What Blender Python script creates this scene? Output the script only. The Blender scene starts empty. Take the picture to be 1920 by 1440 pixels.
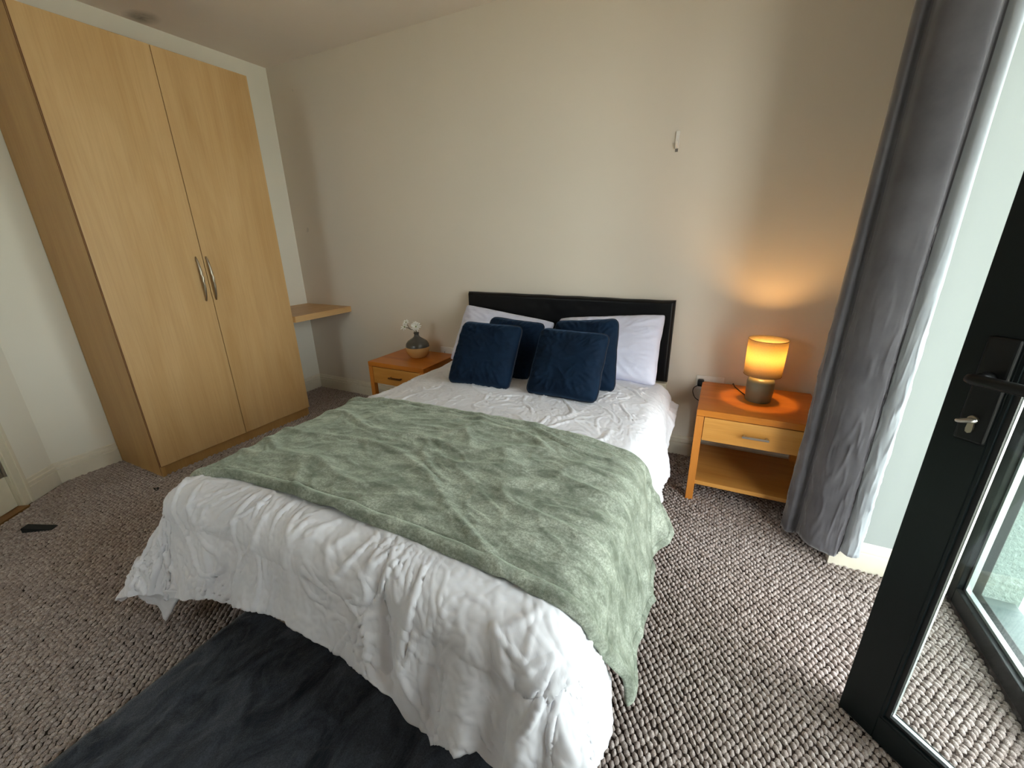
import bpy, bmesh, math, random
import numpy as np
from mathutils import Vector, Matrix
random.seed(7); rng = np.random.default_rng(7)
S = bpy.context.scene
COL = S.collection
PI = math.pi

def lin(r, g, b):
    f = lambda c: (c/255/12.92) if c/255 <= .04045 else ((c/255+.055)/1.055)**2.4
    return (f(r), f(g), f(b), 1)

# ------------------------------------------------------------------ camera, world, lights, exposure
cd = bpy.data.cameras.new('camera'); cam = bpy.data.objects.new('camera', cd); COL.objects.link(cam)
cam.location = (3.3413, -2.5753, 1.31); cam.rotation_euler = (1.2354, .0174, .4593)
cd.sensor_width = 36; cd.lens = 782.71/1920*36; cd.clip_start = .02
S.camera = cam
W = bpy.data.worlds.new('overcast_sky'); S.world = W; W.use_nodes = True
wn = W.node_tree; wn.nodes.clear()
wo = wn.nodes.new('ShaderNodeOutputWorld'); wb = wn.nodes.new('ShaderNodeBackground')
wt = wn.nodes.new('ShaderNodeTexCoord'); wx = wn.nodes.new('ShaderNodeSeparateXYZ'); wr = wn.nodes.new('ShaderNodeValToRGB')
wn.links.new(wt.outputs['Generated'], wx.inputs[0]); wn.links.new(wx.outputs[2], wr.inputs[0])
wr.color_ramp.elements[0].color = (.86, .92, .92, 1); wr.color_ramp.elements[1].color = (.95, 1.0, 1.04, 1)
wn.links.new(wr.outputs[0], wb.inputs[0]); wb.inputs[1].default_value = 4.0
wn.links.new(wb.outputs[0], wo.inputs[0])
pl = bpy.data.lights.new('window_portal', 'AREA'); pl.shape = 'RECTANGLE'; pl.size = 1.56; pl.size_y = 2.14
pl.cycles.is_portal = True
po = bpy.data.objects.new('window_portal', pl); COL.objects.link(po)
po.location = (4.345, -1.50, 1.09); po.rotation_euler = (PI/2, 0, PI/2)
pl2 = pl.copy(); pl2.size = .76; pl2.size_y = .84
po2 = bpy.data.objects.new('window_portal', pl2); COL.objects.link(po2); po2.location = (1.5, -4.21, 1.64); po2.rotation_euler = (PI/2, 0, PI)  # portal at the added fill window
sl = bpy.data.lights.new('sun', 'SUN'); sl.energy = 34; sl.angle = .03; sl.color = (1, .98, .95)
so = bpy.data.objects.new('sun', sl); COL.objects.link(so)
so.rotation_euler = Vector((.12, -.75, -.75)).to_track_quat('-Z', 'Y').to_euler()
S.view_settings.view_transform = 'Standard'; S.view_settings.look = 'None'
S.view_settings.gamma = 1; S.view_settings.use_curve_mapping = False
S.view_settings.exposure = 1.68
S.cycles.max_bounces = 12; S.cycles.diffuse_bounces = 8; S.cycles.transparent_max_bounces = 16
S.cycles.use_denoising = True; S.cycles.caustics_reflective = False; S.cycles.caustics_refractive = False

# ------------------------------------------------------------------ materials
class NT:
    def __init__(s, name):
        s.m = bpy.data.materials.new(name); s.m.use_nodes = True; s.t = s.m.node_tree
        s.b = s.t.nodes['Principled BSDF']; s.out = s.t.nodes['Material Output']
    def n(s, typ, **k):
        nd = s.t.nodes.new(typ)
        for a, v in k.items(): setattr(nd, a, v)
        return nd
    def l(s, a, b): s.t.links.new(a, b)
    def coord(s, scale=(1, 1, 1), rot=(0, 0, 0), loc=(0, 0, 0), kind='Object'):
        c = s.n('ShaderNodeTexCoord'); mp = s.n('ShaderNodeMapping')
        mp.inputs['Scale'].default_value = scale; mp.inputs['Rotation'].default_value = rot; mp.inputs['Location'].default_value = loc
        s.l(c.outputs[kind], mp.inputs[0]); return mp.outputs[0]
    def noise(s, vec, scale, detail=4, rough=.55, dist=0):
        nd = s.n('ShaderNodeTexNoise'); nd.inputs['Scale'].default_value = scale; nd.inputs['Detail'].default_value = detail
        nd.inputs['Roughness'].default_value = rough; nd.inputs['Distortion'].default_value = dist
        if vec is not None: s.l(vec, nd.inputs['Vector'])
        return nd.outputs[0]
    def ramp(s, fac, stops, interp='LINEAR'):
        r = s.n('ShaderNodeValToRGB'); r.color_ramp.interpolation = interp
        e = r.color_ramp.elements
        while len(e) < len(stops): e.new(.5)
        for el, (p, c) in zip(e, stops): el.position = p; el.color = c
        s.l(fac, r.inputs[0]); return r.outputs[0]
    def mix(s, fac, a, b, typ='MIX'):
        m = s.n('ShaderNodeMix', data_type='RGBA', blend_type=typ)
        for sock, v in ((m.inputs[0], fac), (m.inputs[6], a), (m.inputs[7], b)):
            if hasattr(v, 'node'): s.l(v, sock)
            else: sock.default_value = v
        return m.outputs[2]
    def bump(s, h, strength=.3, dist=.002):
        b = s.n('ShaderNodeBump'); b.inputs['Strength'].default_value = strength; b.inputs['Distance'].default_value = dist
        s.l(h, b.inputs['Height']); s.l(b.outputs[0], s.b.inputs['Normal'])
    def set(s, **k):
        for a, v in k.items():
            sock = s.b.inputs[a.replace('_', ' ')]
            if hasattr(v, 'node'): s.l(v, sock)
            else: sock.default_value = v

def plain(name, col, rough=.5, metal=0, spec=.5, bumpscale=None, bs=.1, **k):
    t = NT(name); v = t.coord()
    n = t.noise(v, 30, 3)
    c2 = tuple(x*.9 for x in col[:3])+(1,)
    t.set(Base_Color=t.mix(n, c2, col), Roughness=rough, Metallic=metal)
    t.b.inputs['Specular IOR Level'].default_value = spec
    if bumpscale: t.bump(t.noise(v, bumpscale, 3), bs, .001)
    for a, vv in k.items(): t.b.inputs[a.replace('_', ' ')].default_value = vv
    return t.m

def paint(name, col, stain=None):
    t = NT(name); v = t.coord()
    big = t.noise(v, 1.3, 3); fine = t.noise(v, 180, 2)
    c2 = tuple(x*.93 for x in col[:3])+(1,)
    c = t.mix(big, c2, col)
    sp = t.noise(v, 9, 2, .4)
    marks = t.ramp(sp, [(.0, (0, 0, 0, 1)), (.77, (0, 0, 0, 1)), (.80, (1, 1, 1, 1))])
    c = t.mix(marks, c, tuple(x*.8 for x in col[:3])+(1,))
    if stain:
        vs = t.coord(scale=(1/stain[3], 1/stain[4], 1), loc=(-stain[0]/stain[3], -stain[1]/stain[4], -stain[2]))
        g = t.n('ShaderNodeTexGradient', gradient_type='SPHERICAL'); t.l(vs, g.inputs[0])
        mu = t.n('ShaderNodeMath', operation='MULTIPLY'); t.l(g.outputs[1], mu.inputs[0]); t.l(t.noise(v, 14, 4), mu.inputs[1])
        c = t.mix(t.ramp(mu.outputs[0], [(0, (0, 0, 0, 1)), (.5, (.8, .8, .8, 1))]), c, lin(90, 84, 70))
    t.set(Base_Color=c, Roughness=.75); t.b.inputs['Specular IOR Level'].default_value = .25
    t.bump(fine, .06, .001)
    return t.m

def wood(name, c1, c2, axis='Z', scale=1, rough=.4, fig=.5, c3=None):
    t = NT(name)
    st = {'X': (.12, 1, 1), 'Y': (1, .12, 1), 'Z': (1, 1, .12)}[axis]
    v = t.coord(scale=tuple(s*scale for s in st))
    w1 = t.noise(v, 7, 5, .6, 1.2)
    v2 = t.coord(scale=tuple((s if s == 1 else .02)*scale for s in st))
    w2 = t.noise(v2, 130, 3, .6)
    v3 = t.coord(scale=tuple((s if s == 1 else .05)*scale for s in st))
    w3 = t.noise(v3, 3.5, 3, .5, .8)
    a = t.ramp(w1, [(.32, c1), (.5, tuple(.5*x+.5*y for x, y in zip(c1, c2))), (.68, c2)])
    streak = t.ramp(w2, [(.35, (.82, .78, .72, 1)), (.55, (1, 1, 1, 1))])
    a = t.mix(fig, a, streak, 'MULTIPLY')
    band = t.ramp(w3, [(.38, (.9, .88, .85, 1)), (.6, (1, 1, 1, 1))])
    a = t.mix(.7, a, band, 'MULTIPLY')
    t.set(Base_Color=a, Roughness=rough); t.b.inputs['Specular IOR Level'].default_value = .4
    t.bump(w2, .05, .0005)
    return t.m

def fabric(name, c1, c2, nscale=6, rough=.9, sheen=.3, weave=900, bs=.15, sheen_rough=.4, lo=.35, hi=.65, sheen_tint=None):
    t = NT(name); v = t.coord()
    n = t.noise(v, nscale, 5, .62)
    t.set(Base_Color=t.ramp(n, [(lo, c1), (hi, c2)]), Roughness=rough)
    t.b.inputs['Specular IOR Level'].default_value = .15
    t.b.inputs['Sheen Weight'].default_value = sheen; t.b.inputs['Sheen Roughness'].default_value = sheen_rough
    if sheen_tint: t.b.inputs['Sheen Tint'].default_value = sheen_tint
    t.bump(t.noise(v, weave, 2, .7), bs, .001)
    return t.m

def glass(name, tint=(.93, .98, .96, 1), refl=1.0):
    t = NT(name); t.t.nodes.remove(t.b)
    tr = t.n('ShaderNodeBsdfTransparent'); tr.inputs[0].default_value = tint
    gl = t.n('ShaderNodeBsdfGlossy'); gl.inputs['Roughness'].default_value = .01
    lw = t.n('ShaderNodeLayerWeight'); pw = t.n('ShaderNodeMath', operation='POWER'); pw.inputs[1].default_value = 5
    t.l(lw.outputs['Facing'], pw.inputs[0])
    fr = t.n('ShaderNodeMath', operation='MULTIPLY_ADD'); fr.inputs[1].default_value = .9*refl; fr.inputs[2].default_value = .03*refl
    lw.inputs[0].default_value = .5; t.l(pw.outputs[0], fr.inputs[0])
    mx = t.n('ShaderNodeMixShader'); t.l(fr.outputs[0], mx.inputs[0]); t.l(tr.outputs[0], mx.inputs[1]); t.l(gl.outputs[0], mx.inputs[2])
    t.l(mx.outputs[0], t.out.inputs[0]); return t.m

M = {}
M['wall'] = paint('cream_wall_paint', lin(222, 212, 198))
M['wall_left'] = paint('cream_left_wall_paint', lin(234, 230, 217))
M['ceiling'] = paint('ceiling_paint', lin(232, 222, 213), stain=(.09, -.83, 2.566, .12, .09))
M['trim'] = plain('white_gloss_trim', lin(226, 218, 200), .4)
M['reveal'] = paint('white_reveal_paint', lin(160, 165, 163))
M['cream_door'] = plain('cream_door_paint', lin(224, 216, 194), .4)
M['maple'] = wood('maple_laminate', lin(208, 172, 122), lin(196, 157, 104), 'Z', 1, .42, .35)
M['maple_h'] = wood('maple_laminate_horizontal', lin(208, 170, 120), lin(192, 150, 98), 'Y', 1, .4, .35)
M['maple_side'] = wood('maple_side_panel', lin(188, 148, 92), lin(174, 132, 78), 'Z', 1, .45, .35)
M['seam'] = plain('brown_edge_banding', lin(120, 72, 32), .6)
M['honey'] = wood('honey_oak', lin(206, 128, 46), lin(184, 104, 32), 'X', 1.4, .32, .5)
M['honey_front'] = wood('honey_oak_front', lin(216, 158, 82), lin(200, 138, 62), 'X', 1.4, .38, .45)
M['honey_v'] = wood('honey_oak_vertical', lin(214, 140, 62), lin(196, 120, 46), 'Z', 1.4, .35, .45)
M['oak_strip'] = wood('oak_threshold', lin(150, 108, 60), lin(120, 84, 44), 'X', 1, .45, .5)
M['steel'] = plain('brushed_steel', lin(196, 192, 186), .28, 1)
M['bronze_steel'] = plain('satin_nickel', lin(172, 160, 142), .32, 1)
M['dark_handle'] = plain('worn_bronze_handle', lin(120, 84, 50), .35, .7)
M['black'] = plain('black_plastic', lin(9, 9, 10), .4, 0, .3)
M['white_plastic'] = plain('white_plastic', lin(232, 228, 222), .35)
M['grey_tab'] = plain('grey_adhesive_tab', lin(120, 112, 104), .6)
M['door_frame'] = plain('dark_green_aluminium', lin(8, 17, 18), .4, 0, .25)
M['gasket'] = plain('black_rubber_gasket', lin(7, 8, 11), .6)
M['spacer'] = plain('aluminium_spacer', lin(200, 205, 205), .4, .6)
M['glass'] = glass('window_glass', (.955, .985, .975, 1))
M['stucco'] = None
M['leather'] = plain('black_leather', lin(9, 9, 12), .38, 0, .22, 420, .25)
M['beige_base'] = fabric('beige_divan_fabric', lin(118, 98, 82), lin(132, 112, 95), 20, .95, .1)
M['mattress'] = fabric('mattress_fabric', lin(225, 222, 214), lin(235, 232, 226), 10)
M['duvet'] = fabric('white_cotton_duvet', lin(212, 211, 217), lin(222, 221, 227), 4, .85, .12, 1400, .05)
M['pillow'] = fabric('white_pillow_cotton', lin(208, 209, 228), lin(218, 218, 236), 5, .85, .12, 1400, .05)
M['navy'] = fabric('navy_velvet', lin(5, 19, 36), lin(10, 32, 54), 6, .85, .25, 900, .1, .35, .3, .7, (.25, .5, .9, 1))
M['navy_piping'] = plain('navy_piping_fabric', lin(20, 28, 44), .9)
M['curtain'] = fabric('grey_velvet_curtain', lin(90, 88, 92), lin(106, 104, 108), 5, .8, .6, 500, .1, .35)
M['pale_fold'] = fabric('pale_curtain_fold', lin(152, 157, 163), lin(166, 171, 176), 5, .9, .2, 500, .1)
M['lampbase'] = plain('sage_grey_ceramic', lin(128, 122, 98), .35)
M['vase_top'] = plain('charcoal_glaze', lin(84, 80, 74), .22)
M['vase_low'] = plain('ochre_glaze', lin(206, 164, 106), .25)
M['petal'] = plain('white_petal', lin(238, 236, 230), .6)
M['stamen'] = plain('green_stamen', lin(140, 150, 90), .7)
M['stem'] = plain('brown_green_stem', lin(60, 56, 40), .7)
M['wedge'] = plain('black_rubber', lin(10, 12, 13), .7)
M['paving'] = plain('concrete_paving', lin(168, 176, 176), .85, 0, .3, 60, .4)
M['slate'] = plain('dark_slate_sill', lin(84, 98, 96), .5, 0, .5, 90, .3)
M['soil'] = plain('lawn_soil', lin(128, 127, 118), .95)

def mk_fleece():
    t = NT('sage_fleece'); v = t.coord(); v2 = t.coord(scale=(.8, 1.7, 1), rot=(0, 0, .25))
    a = t.noise(v2, 10, 8, .74, .35); b = t.noise(v, 150, 3, .75)
    c = t.ramp(a, [(.38, lin(108, 113, 102)), (.5, lin(152, 157, 145)), (.62, lin(188, 193, 180))])
    c = t.mix(t.ramp(b, [(.38, (0, 0, 0, 1)), (.62, (.6, .6, .6, 1))]), c, lin(98, 106, 90))
    t.set(Base_Color=c, Roughness=.95); t.b.inputs['Specular IOR Level'].default_value = .1
    t.b.inputs['Sheen Weight'].default_value = .5; t.b.inputs['Sheen Roughness'].default_value = .35
    t.b.inputs['Sheen Tint'].default_value = (.85, 1, .8, 1)
    t.bump(t.noise(v, 330, 3, .75), .55, .003); return t.m
M['fleece'] = mk_fleece()
def mk_rug():
    t = NT('charcoal_plush'); v = t.coord(); v2 = t.coord(scale=(1.6, .8, 1), rot=(0, 0, .7))
    a = t.noise(v2, 5, 6, .7, .8); b = t.noise(v, 260, 2, .7)
    c = t.ramp(a, [(.38, lin(36, 40, 47)), (.6, lin(92, 97, 108))])
    c = t.mix(b, c, tuple(.6*x for x in lin(40, 44, 52)[:3])+(1,))
    t.set(Base_Color=c, Roughness=.95); t.b.inputs['Specular IOR Level'].default_value = .1
    t.b.inputs['Sheen Weight'].default_value = .4; t.b.inputs['Sheen Roughness'].default_value = .4
    t.bump(b, .6, .004); return t.m
M['rug'] = mk_rug()
def mk_loops():
    t = NT('berber_loops'); v = t.coord()
    a = t.noise(v, 70, 2, .6); b = t.noise(v, 600, 2, .7); d = t.noise(v, 2.2, 3)
    c = t.ramp(a, [(.3, lin(164, 150, 145)), (.5, lin(195, 181, 176)), (.7, lin(222, 210, 205))])
    c = t.mix(t.ramp(b, [(.4, (0, 0, 0, 1)), (.62, (.8, .8, .8, 1))]), c, lin(104, 92, 84))
    c = t.mix(t.ramp(d, [(.4, (0, 0, 0, 1)), (.75, (.25, .25, .25, 1))]), c, lin(120, 104, 92))
    t.set(Base_Color=c, Roughness=.95); t.b.inputs['Specular IOR Level'].default_value = .1
    t.bump(b, .6, .002); return t.m
M['loops'] = mk_loops()
M['backing'] = plain('carpet_backing', lin(54, 45, 41), .95, 0, .1)
def mk_stucco():
    t = NT('white_stucco'); v = t.coord()
    n = t.noise(v, 95, 4, .6)
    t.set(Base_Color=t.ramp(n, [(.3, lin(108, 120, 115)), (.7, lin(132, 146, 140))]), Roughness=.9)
    t.bump(n, .9, .008); return t.m
M['stucco'] = mk_stucco()
def mk_shade():
    t = NT('linen_lampshade'); v = t.coord(scale=(1, 1, 1)); n = t.noise(v, 300, 2)
    t.t.nodes.remove(t.b)
    d = t.n('ShaderNodeBsdfDiffuse'); tr = t.n('ShaderNodeBsdfTranslucent'); mx = t.n('ShaderNodeMixShader')
    c = t.ramp(n, [(.3, lin(192, 174, 136)), (.7, lin(203, 185, 146))])
    t.l(c, d.inputs[0]); t.l(c, tr.inputs[0]); mx.inputs[0].default_value = .6
    t.l(d.outputs[0], mx.inputs[1]); t.l(tr.outputs[0], mx.inputs[2]); t.l(mx.outputs[0], t.out.inputs[0]); return t.m
M['shade'] = mk_shade()
def mk_bulb():
    t = NT('warm_bulb'); t.set(Base_Color=(1, .9, .7, 1)); t.b.inputs['Emission Color'].default_value = (1, .62, .22, 1)
    t.b.inputs['Emission Strength'].default_value = 4; return t.m
M['bulb'] = mk_bulb()
def mk_grass():
    t = NT('grass_blades'); v = t.coord(); n = t.noise(v, 12, 3)
    t.set(Base_Color=t.ramp(n, [(.3, lin(70, 96, 38)), (.7, lin(120, 138, 64))]), Roughness=.7); return t.m
M['grass'] = mk_grass()

# ------------------------------------------------------------------ helpers
ROOT = {}
def link_mesh(name, me, mat, parent=None, smooth=False, shift=True):
    o = bpy.data.objects.new(name, me); COL.objects.link(o)
    for mm in (mat if isinstance(mat, (list, tuple)) else [mat]): me.materials.append(mm)
    if smooth:
        me.polygons.foreach_set('use_smooth', [True]*len(me.polygons))
    if parent is not None:
        o.parent = parent
        rl = ROOT.get(parent.name)
        if rl is not None:
            if shift: me.transform(Matrix.Translation(-rl))
            ROOT[o.name] = rl
    return o
def obj(name, bm, mat, parent=None, smooth=False, shift=True):
    bmesh.ops.recalc_face_normals(bm, faces=bm.faces)
    me = bpy.data.meshes.new(name); bm.to_mesh(me); bm.free()
    return link_mesh(name, me, mat, parent, smooth, shift)
def tag(o, label=None, cat=None, group=None, kind=None):
    for k, v in (('label', label), ('category', cat), ('group', group), ('kind', kind)):
        if v: o[k] = v
    return o
def thing(name, loc, label=None, cat=None, group=None, kind=None, rotz=0):
    o = bpy.data.objects.new(name, None); COL.objects.link(o); o.location = loc; o.rotation_euler = (0, 0, rotz)
    o.empty_display_size = .05
    ROOT[o.name] = Vector(loc) if rotz == 0 else Vector((0, 0, 0))
    return tag(o, label, cat, group, kind)
def copy_tree(o, parent=None):
    c = o.copy(); COL.objects.link(c)
    if parent: c.parent = parent
    for ch in list(o.children): copy_tree(ch, c)
    return c
def bm_new(): return bmesh.new()
def box(bm, a, b, bev=0, seg=2):
    """axis-aligned box from corner a to corner b with optional bevel"""
    x0, x1 = sorted((a[0], b[0])); y0, y1 = sorted((a[1], b[1])); z0, z1 = sorted((a[2], b[2]))
    r = bmesh.ops.create_cube(bm, size=1)
    vs = r['verts']
    for v in vs: v.co = Vector(((x0+x1)/2+v.co.x*(x1-x0), (y0+y1)/2+v.co.y*(y1-y0), (z0+z1)/2+v.co.z*(z1-z0)))
    if bev:
        es = list({e for v in vs for e in v.link_edges})
        bmesh.ops.bevel(bm, geom=es, offset=bev, segments=seg, affect='EDGES', profile=.5)
    return bm
def B(a, b, bev=0, seg=2): return box(bm_new(), a, b, bev, seg)
def prism(bm, poly, axis, t0, t1):
    """extrude a 2-D polygon along an axis; poly given in the two other axes (order x,y,z)"""
    def P(p, t): return {'x': (t, p[0], p[1]), 'y': (p[0], t, p[1]), 'z': (p[0], p[1], t)}[axis]
    a = [bm.verts.new(P(p, t0)) for p in poly]; b = [bm.verts.new(P(p, t1)) for p in poly]
    n = len(poly)
    for i in range(n): bm.faces.new((a[i], a[(i+1) % n], b[(i+1) % n], b[i]))
    bm.faces.new(a[::-1]); bm.faces.new(b); return bm
def sweep_profile(bm, prof, path, cap=True):
    """profile (offset, z) swept along a floor path; offset to the left of the path direction"""
    rows = []
    n = len(path)
    for i, p in enumerate(path):
        d0 = (Vector(path[i])-Vector(path[i-1])).normalized() if i > 0 else None
        d1 = (Vector(path[i+1])-Vector(path[i])).normalized() if i < n-1 else None
        if d0 is None: d0 = d1
        if d1 is None: d1 = d0
        n0 = Vector((-d0.y, d0.x)); n1 = Vector((-d1.y, d1.x)); m = (n0+n1).normalized(); m /= max(.3, m.dot(n0))
        rows.append([bm.verts.new((p[0]+m.x*o, p[1]+m.y*o, z)) for o, z in prof])
    k = len(prof)
    for i in range(n-1):
        for j in range(k): bm.faces.new((rows[i][j], rows[i][(j+1) % k], rows[i+1][(j+1) % k], rows[i+1][j]))
    if cap: bm.faces.new(rows[0][::-1]); bm.faces.new(rows[-1])
    return bm
def lathe(bm, prof, c=(0, 0, 0), seg=32, cap=True):
    rows = []
    for r, z in prof:
        rows.append([bm.verts.new((c[0]+r*math.cos(2*PI*i/seg), c[1]+r*math.sin(2*PI*i/seg), c[2]+z)) for i in range(seg)])
    for i in range(len(rows)-1):
        for j in range(seg): bm.faces.new((rows[i][j], rows[i][(j+1) % seg], rows[i+1][(j+1) % seg], rows[i+1][j]))
    if cap: bm.faces.new(rows[0][::-1]); bm.faces.new(rows[-1])
    return bm
def tube(bm, pts, r, seg=8, radii=None, flat=1.0):
    pts = [Vector(p) for p in pts]; rows = []
    up = Vector((0, 0, 1))
    for i, p in enumerate(pts):
        t = (pts[min(i+1, len(pts)-1)]-pts[max(i-1, 0)]).normalized()
        a = t.cross(up)
        if a.length < .05: a = t.cross(Vector((0, 1, 0)))
        a.normalize(); b = t.cross(a).normalized(); rr = radii[i] if radii else r
        rows.append([bm.verts.new(p+a*rr*math.cos(2*PI*j/seg)+b*rr*flat*math.sin(2*PI*j/seg)) for j in range(seg)])
    for i in range(len(rows)-1):
        for j in range(seg): bm.faces.new((rows[i][j], rows[i][(j+1) % seg], rows[i+1][(j+1) % seg], rows[i+1][j]))
    bm.faces.new(rows[0][::-1]); bm.faces.new(rows[-1]); return bm
def grid_mesh(name, P, mat, parent=None, wrap=False, shift=True):
    """P: (n,m,3) array -> smooth grid mesh"""
    n, m = P.shape[:2]
    me = bpy.data.meshes.new(name)
    idx = np.arange(n*m).reshape(n, m)
    f = np.stack([idx[:-1, :-1], idx[1:, :-1], idx[1:, 1:], idx[:-1, 1:]], -1).reshape(-1, 4)
    me.from_pydata(P.reshape(-1, 3).tolist(), [], f.tolist()); me.update()
    return link_mesh(name, me, mat, parent, True, shift)
def vnoise(x, y, seed=0):
    """2-D gradient noise, about -1..1"""
    xi = np.floor(x).astype(np.int64); yi = np.floor(y).astype(np.int64); xf = x-xi; yf = y-yi
    def g(ix, iy):
        h = (ix*374761393+iy*668265263+seed*982451653) & 0xffffffff
        h = ((h ^ (h >> 13))*1274126177) & 0xffffffff
        h = (h ^ (h >> 16)) & 0xffff
        a = h/65536*2*np.pi; return np.cos(a), np.sin(a)
    u = xf*xf*xf*(xf*(xf*6-15)+10); v = yf*yf*yf*(yf*(yf*6-15)+10)
    def d(ox, oy):
        gx, gy = g(xi+ox, yi+oy); return gx*(xf-ox)+gy*(yf-oy)
    return 1.5*((d(0, 0)*(1-u)+d(1, 0)*u)*(1-v)+(d(0, 1)*(1-u)+d(1, 1)*u)*v)
def fbm(x, y, seed=0, o=3):
    s = 0; a = 1
    for i in range(o): s = s+a*vnoise(x*2**i, y*2**i, seed+i); a *= .5
    return s
def ridge(n, w=.35): return np.clip(1-np.abs(n)/w, 0, 1)**2
def sstep(a, b, x): t = np.clip((x-a)/(b-a), 0, 1); return t*t*(3-2*t)

# ------------------------------------------------------------------ room shell
H = 2.566; ZB = 2.2; YB = -2.28; XW = 3.9; XG = 4.257
SP = Vector((.58, -.815))                       # direction of the splayed door wall
S0 = Vector((0, -1.86)); SN = Vector((.815, .58))  # its start and its room-side normal
S1 = S0+SP*1.45
YF = -4.0
tag(obj('floor', B((-.7, YF-.2, -.12), (4.33, .2, 0)), M['backing']), kind='structure')
floor = bpy.data.objects['floor']
tag(obj('ceiling', B((-.7, YF-.2, H), (XG+.08, .2, H+.15)), M['ceiling']), kind='structure')
tag(obj('wall_back', B((-.2, 0, 0), (XG+.08, .2, H)), M['wall']), kind='structure')
tag(obj('wall_left', B((-.2, -1.88, 0), (0, 0, H)), M['wall_left']), kind='structure')
FX0, FX1, FZ0, FZ1 = 1.12, 1.88, 1.22, 2.06                # unseen window added behind the camera as front fill
bm = bm_new()
for a, b in (((-.7, 0), (FX0, H)), ((FX1, 0), (XG+.08, H)), ((FX0, 0), (FX1, FZ0)), ((FX0, FZ1), (FX1, H))):
    box(bm, (a[0], YF-.2, a[1]), (b[0], YF, b[1]))
tag(obj('wall_front', bm, M['wall']), kind='structure')
w2 = thing('fill_window', (1.55, YF-.1, FZ0), kind='structure')
bm = bm_new()
for a, b in ((FX0, FX0+.06), (1.48, 1.52), (FX1-.06, FX1)): box(bm, (a, YF-.16, FZ0), (b, YF-.10, FZ1), .003)
for a, b in ((FZ0, FZ0+.06), (FZ1-.06, FZ1)):
    for c, d in ((FX0+.06, 1.48), (1.52, FX1-.06)): box(bm, (c, YF-.16, a), (d, YF-.10, b), .003)
obj('window_frame', bm, M['door_frame'], w2)
for c, d in ((FX0+.06, 1.48), (1.52, FX1-.06)): obj('pane', B((c, YF-.132, FZ0+.06), (d, YF-.128, FZ1-.06)), M['glass'], w2)
# splayed wall with the doorway cut out: near pier, lintel, far pier
def splay_box(s0, s1, z0, z1, t0=-.16, t1=0):
    bm = bm_new(); q = [S0+SP*s0+SN*t0, S0+SP*s1+SN*t0, S0+SP*s1+SN*t1, S0+SP*s0+SN*t1]
    return prism(bm, [(p.x, p.y) for p in q], 'z', z0, z1)
DS0, DS1, DH = .235, 1.02, 2.03
bm = splay_box(0, DS0-.02, 0, H)
for a in ((DS1+.02, 1.45, 0, H), (DS0-.02, DS1+.02, DH+.02, H)):
    b2 = splay_box(*a); me = bpy.data.meshes.new('t'); b2.to_mesh(me); b2.free(); bm.from_mesh(me); bpy.data.meshes.remove(me)
tag(obj('wall_door', bm, M['wall_left']), kind='structure')
tag(obj('wall_side', B((S1.x-.2, YF, 0), (S1.x, S1.y, H)), M['wall']), kind='structure')
# right wall: pier beyond the bay, header over the bay, pier near the camera

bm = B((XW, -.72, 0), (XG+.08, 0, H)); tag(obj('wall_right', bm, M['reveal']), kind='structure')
tag(obj('wall_right_header', B((XW, YB, ZB), (XG+.08, -.72, H)), M['wall']), kind='structure')
tag(obj('wall_right_near', B((XW, YF, 0), (XG+.08, YB, H)), M['wall']), kind='structure')

# baseboards (two-step moulded top)
PROF = [(0, 0), (.017, 0), (.017, .084), (.010, .087), (.010, .093), (.016, .096), (.015, .106), (.007, .110), (.006, .124), (0, .128)]
PR = [(-o, z) for o, z in PROF]                 # room lies to the right of these paths
def base(name, path): return tag(obj(name, sweep_profile(bm_new(), PR, path), M['trim']), kind='structure')
e = S0+SP*(DS0-.055)
base('baseboard_left', [(e.x, e.y), (0, -1.86), (0, -1.567)])
base('baseboard_back', [(0, -.536), (0, 0), (XW, 0), (XW, -.72), (XG, -.72)])

# internal door in the splayed wall: frame, leaf, hinge; oak strip on the floor
ang = math.atan2(SP.y, SP.x)
d1 = thing('door_1', (S0.x, S0.y, 0), kind='structure', rotz=ang)
bm = bm_new()                                   # local x along wall, local y: room side is +y
for x0, x1 in ((DS0-.02, DS0), (DS1, DS1+.02)): box(bm, (x0, -.16, 0), (x1, .002, DH))
box(bm, (DS0-.02, -.16, DH), (DS1+.02, .002, DH+.02))
obj('door_frame', bm, M['cream_door'], d1)
bm = bm_new()
for x0, x1 in ((DS0-.058, DS0-.004), (DS1+.004, DS1+.058)):
    box(bm, (x0, 0, 0), (x1, .014, DH+.058), .003); box(bm, (x0+(0 if x0 < .5 else .034), .012, 0), (x1-(.034 if x0 < .5 else 0), .02, DH+.058), .003)
box(bm, (DS0-.058, 0, DH+.004), (DS1+.058, .014, DH+.058), .003)
obj('architrave', bm, M['cream_door'], d1)
obj('door_leaf', B((DS0+.003, -.05, .012), (DS1-.003, -.012, DH-.003), .002), M['cream_door'], d1)
for z in (.24, 1.0, 1.8):
    bm = B((DS0-.004, -.014, z-.05), (DS0+.03, -.009, z+.05), .001)
    tube(bm, [(DS0+.002, -.006, z-.05), (DS0+.002, -.006, z+.05)], .006)
    for q in (-.03, 0, .03): lathe(bm, [(.004, -.001), (.004, .001)], (DS0+.018, -.008, z+q), 8)
    obj('hinge', bm, M['steel'], d1)
q = [S0+SP*DS0+SN*-.10, S0+SP*DS1+SN*-.10, S0+SP*DS1+SN*.038, S0+SP*DS0+SN*.038]
tag(obj('trim_1', prism(bm_new(), [(p.x, p.y) for p in q], 'z', 0, .010), M['oak_strip']), kind='structure')

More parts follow.
